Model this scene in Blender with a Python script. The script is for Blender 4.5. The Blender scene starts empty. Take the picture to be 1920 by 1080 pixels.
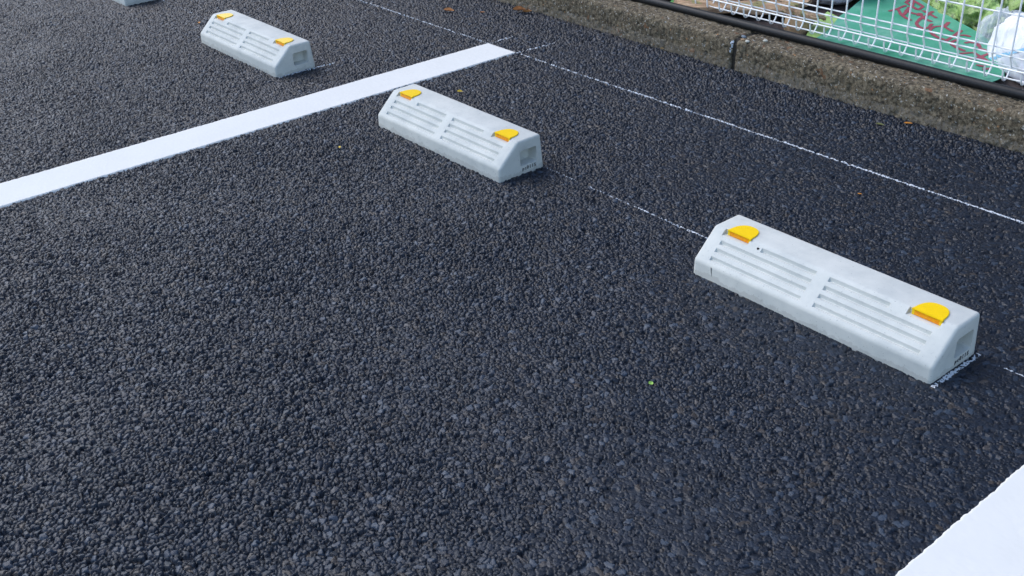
import bpy, bmesh, math, random
import numpy as np
from mathutils import Matrix, Vector

SC = bpy.context.scene
COL = SC.collection
rad = math.radians

# ------------------------------------------------------------------ camera
cam = bpy.data.cameras.new('camera')
cam.sensor_width = 36.0
cam.lens = 37.364
cam.clip_start = 0.05
cam.clip_end = 500.0
camo = bpy.data.objects.new('camera', cam)
COL.objects.link(camo)
R_ = (0.63702146, 0.76974088, -0.041263)
U_ = (-0.36493569, 0.34829844, 0.86342929)
F_ = (-0.67898866, 0.53496464, -0.5027795)
camo.matrix_world = Matrix(((R_[0], U_[0], -F_[0], 1.12817234),
                            (R_[1], U_[1], -F_[1], -1.62408593),
                            (R_[2], U_[2], -F_[2], 1.20411723),
                            (0, 0, 0, 1)))
SC.camera = camo

# ------------------------------------------------------------------ light
SUN_EL, SUN_AZ = rad(50), rad(254)            # azimuth clockwise from +Y
world = bpy.data.worlds.new("World")
SC.world = world
world.use_nodes = True
wn = world.node_tree
sky = wn.nodes.new('ShaderNodeTexSky')
sky.sky_type = 'NISHITA'
sky.sun_disc = False
sky.sun_elevation = SUN_EL
sky.sun_rotation = SUN_AZ
sky.air_density = 1.0
sky.dust_density = 1.3
sky.ozone_density = 1.0
wn.links.new(sky.outputs[0], wn.nodes['Background'].inputs[0])
wn.nodes['Background'].inputs[1].default_value = 0.13

sun = bpy.data.lights.new('sun', 'SUN')
sun.energy = 0.6
sun.angle = rad(40)
sun.color = (1.0, 0.98, 0.955)
suno = bpy.data.objects.new('sun', sun)
COL.objects.link(suno)
sd = Vector((math.sin(SUN_AZ) * math.cos(SUN_EL), math.cos(SUN_AZ) * math.cos(SUN_EL), math.sin(SUN_EL)))
suno.rotation_euler = sd.to_track_quat('Z', 'Y').to_euler()

SC.view_settings.view_transform = 'Standard'
SC.view_settings.look = 'None'
SC.view_settings.gamma = 1.0
SC.view_settings.exposure = 1.28

# ------------------------------------------------------------------ helpers
def tag(o, label=None, cat=None, group=None, kind=None):
    if label: o['label'] = label
    if cat: o['category'] = cat
    if group: o['group'] = group
    if kind: o['kind'] = kind
    return o

def empty(name, loc, rz=0.0):
    o = bpy.data.objects.new(name, None)
    o.empty_display_size = 0.05
    COL.objects.link(o)
    o.location = loc
    o.rotation_euler = (0, 0, rz)
    return o

def link(name, me, parent=None, loc=None):
    o = bpy.data.objects.new(name, me)
    COL.objects.link(o)
    if parent is not None: o.parent = parent
    if loc is not None: o.location = loc
    return o

def smooth(me, on=True):
    me.polygons.foreach_set('use_smooth', np.full(len(me.polygons), on))

def quads_mesh(name, verts, quads, mat, attrs=None, sm=True):
    """fast mesh from numpy arrays"""
    me = bpy.data.meshes.new(name)
    verts = np.asarray(verts, np.float32); quads = np.asarray(quads, np.int32)
    n = len(quads); k = quads.shape[1]
    me.vertices.add(len(verts)); me.vertices.foreach_set('co', verts.ravel())
    me.loops.add(n * k); me.loops.foreach_set('vertex_index', quads.ravel())
    me.polygons.add(n)
    me.polygons.foreach_set('loop_start', np.arange(0, n * k, k, dtype=np.int32))
    me.polygons.foreach_set('loop_total', np.full(n, k, np.int32))
    for an, av in (attrs or {}).items():
        a = me.attributes.new(an, 'FLOAT', 'POINT')
        a.data.foreach_set('value', np.asarray(av, np.float32).ravel())
    me.update(calc_edges=True)
    smooth(me, sm)
    if mat: me.materials.append(mat)
    return me

def grid_quads(nu, nv, closed=False):
    """vertex (i,j) -> i*nv+j"""
    i = np.arange(nu - 1)[:, None]
    j = np.arange(nv if closed else nv - 1)[None, :]
    j2 = (j + 1) % nv
    q = np.stack([i * nv + j, (i + 1) * nv + j, (i + 1) * nv + j2, i * nv + j2], -1)
    return q.reshape(-1, 4)

_rng = np.random.default_rng(7)
_TAB = _rng.random((512, 512)).astype(np.float32)
def vnoise(x, y, seed=0):
    xi = np.floor(x).astype(np.int64); yi = np.floor(y).astype(np.int64)
    fx = (x - xi).astype(np.float32); fy = (y - yi).astype(np.float32)
    fx = fx * fx * (3 - 2 * fx); fy = fy * fy * (3 - 2 * fy)
    s1, s2 = seed * 37 % 512, seed * 91 % 512
    a = _TAB[(xi + s1) % 512, (yi + s2) % 512]; b = _TAB[(xi + 1 + s1) % 512, (yi + s2) % 512]
    c = _TAB[(xi + s1) % 512, (yi + 1 + s2) % 512]; d = _TAB[(xi + 1 + s1) % 512, (yi + 1 + s2) % 512]
    return (a * (1 - fx) + b * fx) * (1 - fy) + (c * (1 - fx) + d * fx) * fy
def fbm(x, y, seed=0, octs=3):
    t = 0; a = .5; n = 0
    for k in range(octs):
        t = t + a * vnoise(x * 2 ** k, y * 2 ** k, seed + k); n += a; a *= .5
    return t / n
def sstep(a, b, x):
    t = np.clip((x - a) / (b - a), 0, 1)
    return t * t * (3 - 2 * t)

# ------------------------------------------------------------------ materials
def mat(name):
    m = bpy.data.materials.new(name); m.use_nodes = True
    nt = m.node_tree
    return m, nt, nt.nodes['Principled BSDF']
def node(nt, t, **kw):
    n = nt.nodes.new(t)
    for k, v in kw.items():
        if k.startswith('i_'):
            n.inputs[k[2:].replace('_', ' ')].default_value = v
        else: setattr(n, k, v)
    return n
def ramp(nt, fac, stops):
    r = nt.nodes.new('ShaderNodeValToRGB')
    e = r.color_ramp.elements
    while len(e) < len(stops): e.new(0.5)
    for el, (p, c) in zip(e, stops):
        el.position = p; el.color = (*c, 1) if len(c) == 3 else c
    nt.links.new(fac, r.inputs[0])
    return r.outputs[0]
def mixc(nt, fac, a, b, mode='MIX'):
    n = nt.nodes.new('ShaderNodeMix'); n.data_type = 'RGBA'; n.blend_type = mode
    for inp, v in ((n.inputs[0], fac), (n.inputs[6], a), (n.inputs[7], b)):
        if hasattr(v, 'links'): nt.links.new(v, inp)
        else: inp.default_value = v if not isinstance(v, tuple) else (*v, 1)[:4]
    return n.outputs[2]
def math_(nt, op, a, b=None, c=None):
    n = nt.nodes.new('ShaderNodeMath'); n.operation = op
    for i, v in enumerate((a, b, c)):
        if v is None: continue
        if hasattr(v, 'links'): nt.links.new(v, n.inputs[i])
        else: n.inputs[i].default_value = v
    return n.outputs[0]
def noise(nt, scale, detail=3, rough=.55, coord='Object', vec=None):
    n = nt.nodes.new('ShaderNodeTexNoise')
    n.inputs['Scale'].default_value = scale; n.inputs['Detail'].default_value = detail
    n.inputs['Roughness'].default_value = rough
    if vec is None:
        tc = nt.nodes.new('ShaderNodeTexCoord'); vec = tc.outputs[coord]
    nt.links.new(vec, n.inputs['Vector'])
    return n.outputs['Fac']
def bump(nt, h, strength, dist, normal=None):
    b = nt.nodes.new('ShaderNodeBump')
    b.inputs['Strength'].default_value = strength; b.inputs['Distance'].default_value = dist
    nt.links.new(h, b.inputs['Height'])
    if normal is not None: nt.links.new(normal, b.inputs['Normal'])
    return b.outputs[0]
def simple(name, color, rough=.5, spec=.5, nscale=40, amt=.12, bscale=None, bstr=.3, bdist=.001):
    m, nt, p = mat(name)
    f = noise(nt, nscale)
    lo = tuple(c * (1 - amt) for c in color); hi = tuple(min(1, c * (1 + amt)) for c in color)
    nt.links.new(ramp(nt, f, [(.3, lo), (.7, hi)]), p.inputs['Base Color'])
    p.inputs['Roughness'].default_value = rough
    p.inputs['Specular IOR Level'].default_value = spec
    if bscale:
        nt.links.new(bump(nt, noise(nt, bscale), bstr, bdist), p.inputs['Normal'])
    return m

# asphalt
ASPH, nt, p = mat('asphalt')
at = node(nt, 'ShaderNodeAttribute', attribute_name='tone')
aw = node(nt, 'ShaderNodeAttribute', attribute_name='warm')
ac = node(nt, 'ShaderNodeAttribute', attribute_name='coarse')
base = ramp(nt, at.outputs['Fac'], [(0, (.0014, .0036, .0085)), (.45, (.0028, .0070, .0158)), (.82, (.0060, .0125, .0250)), (1, (.026, .040, .062))])
base = mixc(nt, aw.outputs['Fac'], base, (.075, .058, .042))
fine = noise(nt, 700, 2)
base = mixc(nt, math_(nt, 'MULTIPLY', sv := math_(nt, 'GREATER_THAN', fine, .68), .35), base, (.09, .09, .09))  # pale specks painted into the colour as glints on the stones
nt.links.new(base, p.inputs['Base Color'])
nt.links.new(ramp(nt, noise(nt, 260, 2), [(.3, (.28, .28, .28)), (.7, (.58, .58, .58))]), p.inputs['Roughness'])
p.inputs['Specular IOR Level'].default_value = .45
tc = nt.nodes.new('ShaderNodeTexCoord')
vo = node(nt, 'ShaderNodeTexVoronoi', i_Scale=105.0)
nt.links.new(tc.outputs['Object'], vo.inputs['Vector'])
hc = math_(nt, 'MULTIPLY', math_(nt, 'MULTIPLY', vo.outputs['Distance'], -1.0), ac.outputs['Fac'])
b1 = bump(nt, hc, 1.0, .006)
b2 = bump(nt, noise(nt, 620, 2, .6), .7, .0010, b1)
nt.links.new(b2, p.inputs['Normal'])

# white road paint
PAINT, nt, p = mat('road_paint')
nt.links.new(ramp(nt, noise(nt, 9, 4), [(.3, (.675, .672, .635)), (.7, (.705, .70, .665))]), p.inputs['Base Color'])
p.inputs['Roughness'].default_value = .8
p.inputs['Specular IOR Level'].default_value = .25
nt.links.new(bump(nt, noise(nt, 300, 4, .6), .12, .0006), p.inputs['Normal'])
CHALK = simple('chalk', (.58, .61, .64), .9, .2, 300, .1)

# pale precast concrete of the wheel stops
CONC, nt, p = mat('pale_concrete')
tc = nt.nodes.new('ShaderNodeTexCoord')
oi = nt.nodes.new('ShaderNodeObjectInfo')
off = node(nt, 'ShaderNodeVectorMath', operation='SCALE')
cmb = nt.nodes.new('ShaderNodeCombineXYZ')
for k in range(3): nt.links.new(oi.outputs['Random'], cmb.inputs[k])
nt.links.new(cmb.outputs[0], off.inputs[0]); off.inputs['Scale'].default_value = 17.0
add = node(nt, 'ShaderNodeVectorMath', operation='ADD')
nt.links.new(tc.outputs['Object'], add.inputs[0]); nt.links.new(off.outputs[0], add.inputs[1])
V = add.outputs[0]
c = ramp(nt, noise(nt, 14, 6, .65, vec=V), [(.36, (.490, .505, .475)), (.5, (.545, .555, .515)), (.64, (.590, .595, .55))])
mot = noise(nt, 55, 5, .7, vec=V)
c = mixc(nt, math_(nt, 'MULTIPLY', math_(nt, 'SUBTRACT', mot, .35), .55), c, (.66, .665, .62))
dirt = math_(nt, 'MULTIPLY', math_(nt, 'SMOOTH_MIN', math_(nt, 'MAXIMUM', math_(nt, 'SUBTRACT', noise(nt, 6, 5, .7, vec=V), .56), 0.0), .2, .1), 2.2)
c = mixc(nt, dirt, c, (.36, .37, .355))
pores = math_(nt, 'GREATER_THAN', noise(nt, 260, 1, .5, vec=V), .735)
c = mixc(nt, math_(nt, 'MULTIPLY', pores, .6), c, (.22, .23, .23))
sz = nt.nodes.new('ShaderNodeSeparateXYZ'); nt.links.new(tc.outputs['Object'], sz.inputs[0])
grime = math_(nt, 'LESS_THAN', math_(nt, 'ADD', sz.outputs[2], math_(nt, 'MULTIPLY', noise(nt, 30, 5, .75, vec=V), -.055)), -.0185)
c = mixc(nt, math_(nt, 'MULTIPLY', grime, .35), c, (.30, .29, .26))
nt.links.new(c, p.inputs['Base Color'])
p.inputs['Roughness'].default_value = .82
p.inputs['Specular IOR Level'].default_value = .3
bv = node(nt, 'ShaderNodeBevel', samples=6); bv.inputs['Radius'].default_value = .0008
nt.links.new(bump(nt, noise(nt, 180, 4, .6, vec=V), .25, .0009, bv.outputs[0]), p.inputs['Normal'])

YEL = simple('yellow_plastic', (.92, .60, .0), .38, .5, 60, .04)
LENS, nt, p = mat('orange_lens')
nt.links.new(ramp(nt, noise(nt, 240, 2), [(.35, (.90, .26, .0)), (.65, (.98, .40, .0))]), p.inputs['Base Color'])
p.inputs['Roughness'].default_value = .25
tcl = nt.nodes.new('ShaderNodeTexCoord')
vl = node(nt, 'ShaderNodeTexVoronoi', i_Scale=320.0); nt.links.new(tcl.outputs['Object'], vl.inputs['Vector'])
nt.links.new(bump(nt, vl.outputs['Distance'], .5, .001), p.inputs['Normal'])
INK = simple('black_ink', (.035, .035, .04), .7, .3, 80, .3)
DARK = simple('dark_pit', (.05, .05, .05), .9, .2)

# kerb : old dirty concrete with exposed aggregate
KERB, nt, p = mat('old_kerb_concrete')
tc = nt.nodes.new('ShaderNodeTexCoord'); V = tc.outputs['Object']
c = ramp(nt, noise(nt, 7, 6, .65), [(.3, (.028, .0215, .0135)), (.5, (.056, .043, .026)), (.7, (.105, .083, .050))])
c = mixc(nt, math_(nt, 'MULTIPLY', math_(nt, 'MAXIMUM', math_(nt, 'SUBTRACT', noise(nt, 90, 5, .75), .40), 0.0), 2.6), c, (.33, .275, .19))
c = mixc(nt, math_(nt, 'MULTIPLY', math_(nt, 'GREATER_THAN', noise(nt, 75, 5, .85), .56), .8), c, (.030, .027, .023))
nz = node(nt, 'ShaderNodeTexNoise', i_Scale=130.0, i_Detail=3.0); nt.links.new(V, nz.inputs['Vector'])
dv = node(nt, 'ShaderNodeVectorMath', operation='MULTIPLY_ADD'); nt.links.new(nz.outputs['Color'], dv.inputs[0]); dv.inputs[1].default_value = (.016,) * 3; nt.links.new(V, dv.inputs[2])
vk = node(nt, 'ShaderNodeTexVoronoi', i_Scale=130.0); nt.links.new(dv.outputs[0], vk.inputs['Vector'])
sel = math_(nt, 'MULTIPLY', math_(nt, 'LESS_THAN', vk.outputs['Distance'], .33),
            math_(nt, 'GREATER_THAN', node_r := nt.nodes.new('ShaderNodeSeparateColor').outputs[0], .80))
nt.links.new(vk.outputs['Color'], node_r.node.inputs[0])
c = mixc(nt, sel, c, mixc(nt, node_r.node.outputs[1], (.34, .30, .23), (.36, .36, .34)))
sel2 = math_(nt, 'MULTIPLY', sel, math_(nt, 'GREATER_THAN', node_r.node.outputs[2], .9))
c = mixc(nt, sel2, c, (.30, .16, .07))
rust = math_(nt, 'MULTIPLY', math_(nt, 'GREATER_THAN', noise(nt, 22, 3, .5), .685), .6)
c = mixc(nt, rust, c, (.16, .075, .035))
# pale worn band low on the face
sx = nt.nodes.new('ShaderNodeSeparateXYZ'); nt.links.new(V, sx.inputs[0])
low = math_(nt, 'MULTIPLY', math_(nt, 'LESS_THAN', math_(nt, 'ADD', sx.outputs[2], math_(nt, 'MULTIPLY', noise(nt, 16, 4, .7), .05)), .056),
            math_(nt, 'GREATER_THAN', noise(nt, 150, 4, .8), .51))
c = mixc(nt, math_(nt, 'MULTIPLY', low, .5), c, (.24, .215, .18))
nt.links.new(c, p.inputs['Base Color'])
p.inputs['Roughness'].default_value = .9
p.inputs['Specular IOR Level'].default_value = .25
nt.links.new(bump(nt, noise(nt, 190, 5, .75), .7, .003), p.inputs['Normal'])

PAVE, nt, p = mat('dark_pavement')
c = ramp(nt, noise(nt, 60, 5, .7), [(.3, (.030, .020, .018)), (.7, (.075, .055, .052))])
vk = node(nt, 'ShaderNodeTexVoronoi', i_Scale=160.0)
tc = nt.nodes.new('ShaderNodeTexCoord'); nt.links.new(tc.outputs['Object'], vk.inputs['Vector'])
sp = nt.nodes.new('ShaderNodeSeparateColor'); nt.links.new(vk.outputs['Color'], sp.inputs[0])
c = mixc(nt, math_(nt, 'MULTIPLY', math_(nt, 'GREATER_THAN', sp.outputs[0], .93), math_(nt, 'LESS_THAN', vk.outputs['Distance'], .3)), c, (.25, .22, .2))
nt.links.new(c, p.inputs['Base Color']); p.inputs['Roughness'].default_value = .85
nt.links.new(bump(nt, noise(nt, 130, 4, .7), .6, .004), p.inputs['Normal'])

HOSE = simple('black_rubber', (.010, .011, .013), .5, .3, 120, .35, 300, .15)
WIRE = simple('white_coated_wire', (.88, .88, .86), .35, .5, 50, .04)

# ------------------------------------------------------------------ asphalt height field
CELL = .0088
X0, Y0 = -8.0, -4.0
NCX, NCY = int(12 / CELL), int(6 / CELL)
R1, R2, R3, R4, R5, R6, R7, R8 = [_rng.random((NCX, NCY)).astype(np.float32) for _ in range(8)]
def voro(x, y):
    cs = CELL
    ci = np.floor((x - X0) / cs).astype(np.int32); cj = np.floor((y - Y0) / cs).astype(np.int32)
    F1 = np.full(x.shape, 9., np.float32); F2 = F1.copy()
    I = np.zeros(x.shape, np.int32); J = I.copy(); DX = np.zeros(x.shape, np.float32); DY = DX.copy()
    for a in (-1, 0, 1):
        for b in (-1, 0, 1):
            i = np.clip(ci + a, 0, NCX - 1); j = np.clip(cj + b, 0, NCY - 1)
            dx = ((x - X0) / cs - (i + .5 + .9 * (R1[i, j] - .5))).astype(np.float32)
            dy = ((y - Y0) / cs - (j + .5 + .9 * (R2[i, j] - .5))).astype(np.float32)
            an = R3[i, j] * np.pi; el = 1 + .55 * R4[i, j]
            ca, sa = np.cos(an), np.sin(an)
            u = (dx * ca + dy * sa) / el; v = (-dx * sa + dy * ca) * el
            d = np.sqrt(u * u + v * v) - .80 * (R5[i, j] - .35) * (R5[i, j] > .35)
            m = d < F1
            F2 = np.where(m, F1, np.minimum(F2, d))
            F1 = np.where(m, d, F1)
            I = np.where(m, i, I); J = np.where(m, j, J); DX = np.where(m, dx, DX); DY = np.where(m, dy, DY)
    return F1, F2, I, J, DX, DY
def asphalt(x, y):
    """height, tone, warm for arrays x,y"""
    F1, F2, I, J, DX, DY = voro(x, y)
    e = F2 - F1
    open_ = fbm(x * 3.1, y * 3.1, 3, 3)                       # how open the surface is
    left = sstep(.7, -1.2, x + .35 * y)                        # looser, rounder stones towards the left
    band = sstep(.93, 1.1, y)                                  # poorly rolled strip along the kerb
    loose = np.clip(-.04 + .86 * left + .8 * (open_ - .5) + .7 * band, 0, 1.2)
    r5, r6, r7, r8 = R5[I, J], R6[I, J], R7[I, J], R8[I, J]
    tt = np.clip((e - .015) / (.13 + .27 * loose), 0, 1)
    dome = np.sqrt(np.maximum(1 - (1 - tt) ** 2.4, 0))
    gap = (.0056 + .0042 * loose) * np.clip(.22 + sstep(.38 - .34 * loose, .58 - .34 * loose, fbm(x * 85, y * 85, 17, 2)), 0, 1)
    site = -(.0006 + .0032 * loose) * r6 ** 2.5
    site = np.where(r7 > .925, site - .0040, site)              # pits where a stone is missing
    tl = CELL * (.07 + .42 * loose)
    tilt = tl * ((r7 - .5) * DX + (r8 - .5) * DY)
    fa = R1[I, J] * 6.28
    tilt = np.where(r5 > .80, tilt * 2.0, tilt) - CELL * (.10 + .35 * loose) * np.maximum(np.cos(fa) * DX + np.sin(fa) * DY - .12, 0)
    h = site + tilt - gap * (1 - dome) + .0004 * (vnoise(x * 300, y * 300, 5) - .5)
    h = h + .0012 * (fbm(x * 1.3, y * 1.3, 9, 2) - .5)
    h = np.minimum(h, .0008)
    tone = np.clip(R8[I, J] * .75 + .3 * R5[I, J] ** 2 + .12 * (fbm(x * 5, y * 5, 13) - .5), 0, 1)
    warm = np.where(R4[I, J] * .5 + R1[I, J] * .5 > .84 - .08 * left, .6 * R2[I, J], 0) + .20 * sstep(-.8, -3.2, x + .6 * y) * (R3[I, J] > .45)
    return h.astype(np.float32), tone.astype(np.float32), warm.astype(np.float32)

def axis(lo, hi, focus, s0, k):
    """spacing s0 near focus, growing linearly with the distance to it"""
    out = [focus]; v = focus
    while v < hi: v += s0 + k * abs(v - focus); out.append(v)
    v = focus
    while v > lo: v -= s0 + k * abs(v - focus); out.insert(0, v)
    return out
ax = axis(-4.45, 1.15, .05, .00135, .0005)
ay = axis(-1.75, 1.165, -.75, .00135, .00036)
def flank(a, lo, hi):
    s = .05; v = a[0]; L = []
    while v > lo: v -= s; s *= 1.7; L.insert(0, v)
    s = .05; v = a[-1]; Rr = []
    while v < hi: v += s; s *= 1.7; Rr.append(v)
    return np.array(L + a + Rr, np.float64), len(L), len(L) + len(a)
gx, ix0, ix1 = flank(ax, -120, 120)
gy, iy0, iy1 = flank(ay, -120, 120)
NX, NY = len(gx), len(gy)
H = np.full((NX, NY), -.003, np.float32); T = np.full((NX, NY), .5, np.float32); W = np.zeros((NX, NY), np.float32); Cc = np.ones((NX, NY), np.float32)
for s in range(ix0, ix1, 300):
    e = min(s + 300, ix1)
    xx, yy = np.meshgrid(gx[s:e], gy[iy0:iy1], indexing='ij')
    h, t, w = asphalt(xx, yy)
    H[s:e, iy0:iy1] = h; T[s:e, iy0:iy1] = t; W[s:e, iy0:iy1] = w
    Cc[s:e, iy0:iy1] = 0
xx, yy = np.meshgrid(gx, gy, indexing='ij')
gm = quads_mesh('asphalt_ground', np.stack([xx, yy, H], -1).reshape(-1, 3), grid_quads(NX, NY), ASPH,
                dict(tone=T, warm=W, coarse=Cc))
tag(link('asphalt_ground', gm), 'black open-graded asphalt of the parking bays', kind='structure')
del xx, yy, H, T, W, Cc

# ------------------------------------------------------------------ painted lines and chalk
def rag(t, seed, amp=.0022):
    return amp * 2 * (fbm(t * 130, t * 0 + seed * 3.7, seed, 3) - .5) + amp * .8 * (vnoise(t * 30, t * 0 + seed, seed + 5) - .5)
def parking_line(x0, x1, ylo, yhi, seed, label):
    fine_lo = max(ylo, -1.8)
    ys = np.concatenate([np.arange(ylo, fine_lo, .1), np.arange(fine_lo, yhi + .001, .003)])
    us = np.concatenate([[-.0035], np.linspace(0, 1, 46) * (x1 - x0), [x1 - x0 + .0035]])
    yy, uu = np.meshgrid(ys, us, indexing='ij')
    fr = np.clip(uu / (x1 - x0), 0, 1)
    xx = x0 + uu + (1 - fr) * rag(yy, seed) + fr * rag(yy, seed + 11)
    yy = yy + sstep(yhi - .02, yhi, yy) * rag(xx, seed + 21, .0015)
    h, _, _ = asphalt(xx, yy)
    z = .0017 + .06 * np.clip(h, -.004, 0) + .0003 * (fbm(xx * 60, yy * 60, seed) - .5)
    z[:, 0] = -.006; z[:, -1] = -.006; z[-1, :] = -.006
    me = quads_mesh('parking_line', np.stack([xx, yy, z], -1).reshape(-1, 3), grid_quads(len(ys), len(us))[:, ::-1], PAINT)
    return tag(link('parking_line', me), label, 'parking line', 'white lines between the bays')
parking_line(-1.9588, -1.7995, -4.3, .7534, 3, 'long white painted line between the second and third wheel stops from the right')
parking_line(.5665, .7258, -4.3, .7534, 4, 'white painted line cut off by the lower right corner of the photo')

def chalk(pts, width, dens, seed, label, fade=None, name='chalk_line', nw=.5):
    """chalk dust lying on the stone tops along a polyline"""
    V_, Q_ = [], []; n0 = 0
    for (a, b) in zip(pts[:-1], pts[1:]):
        a = np.array(a, float); b = np.array(b, float); L = np.linalg.norm(b - a); d = (b - a) / L; nn = np.array([-d[1], d[0]])
        st = .0017
        us = np.arange(0, L, st); vs = np.arange(-width, width + st, st)
        uu, vv = np.meshgrid(us, vs, indexing='ij')
        wob = .0016 * (vnoise(uu * 9, uu * 0, seed) - .5)
        x = a[0] + d[0] * uu + nn[0] * (vv + wob); y = a[1] + d[1] * uu + nn[1] * (vv + wob)
        h, _, _ = asphalt(x, y)
        lvl = dens * (.75 + .5 * fbm(uu * 7, vv * 0 + 3, seed + 2)) * np.exp(-(vv / (width * .55)) ** 2)
        if fade: lvl = lvl * np.interp(uu / L, *fade)
        m = (fbm(x * 420, y * 420, seed + 4, 2) * nw + (1 - nw) * np.clip(1 + h / .0035, 0, 1)) > 1 - lvl * .62
        q = grid_quads(len(us), len(vs))
        mf = m.ravel()
        keep = mf[q].sum(1) >= 3
        q = q[keep]
        V_.append(np.stack([x, y, h + .0004], -1).reshape(-1, 3)); Q_.append(q + n0); n0 += x.size
    V_ = np.concatenate(V_); Q_ = np.concatenate(Q_)
    used, inv = np.unique(Q_, return_inverse=True)
    q = inv.reshape(-1, 4)
    ar = V_[q]; nz = np.cross(ar[:, 1] - ar[:, 0], ar[:, 2] - ar[:, 0])[:, 2].mean()
    if nz < 0: q = q[:, ::-1]
    me = quads_mesh(name, V_[used], q, CHALK)
    return tag(link(name, me), label, 'chalk line', 'chalk setting-out marks')
chalk([(-4.2, .753), (-1.9600, .753)], .0058, 1.9, 1, 'thin white chalk line running left from the end of the long painted line',
      ([0, .3, .8, 1], [.9, 1, .8, .6]))
chalk([(-1.7980, .753), (1.1, .753)], .0058, 2.1, 2, 'long thin white chalk line running right alongside the kerb',
      ([0, .05, .12, .3, 1], [.62, .66, .9, 1.15, 1.2]))
chalk([(-.958, .152), (-.272, .152)], .0046, 1.75, 5, 'faint chalk line between the two wheel stops nearest the camera',
      ([0, .1, .5, .9, 1], [.7, .5, .7, 1.05, .9]))
chalk([(.36, .152), (1.1, .152)], .0048, 1.4, 6, 'faint chalk line leaving the right end of the nearest wheel stop', ([0, .1, 1], [.25, .8, .9]))
chalk([(-3.56, .150), (-2.81, .150)], .006, .75, 7, 'very faint chalk line between the two farthest wheel stops')
chalk([(-1.9588, .760), (-1.962, .93)], .0075, 1.5, 8, 'short chalk tick at the far corner of the painted line end', ([0, .6, .8, 1], [1.2, 1.1, .5, .3]))
chalk([(-1.7995, .760), (-1.779, .93)], .0075, 1.35, 9, 'short chalk tick at the near corner of the painted line end', ([0, .7, .85, 1], [1.1, 1.1, .6, .3]))
chalk([(.339, -.004), (.340, .162)], .0125, 1.02, 10, 'thick scribbled chalk mark along the end of the nearest wheel stop', name='chalk_mark', nw=.85)
chalk([(-2.199, .0), (-2.1985, .17), (-2.193, .225)], .0085, 1.7, 11, 'dotted chalk mark along the end of the wheel stop in the next bay', name='chalk_mark', nw=.7)

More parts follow.
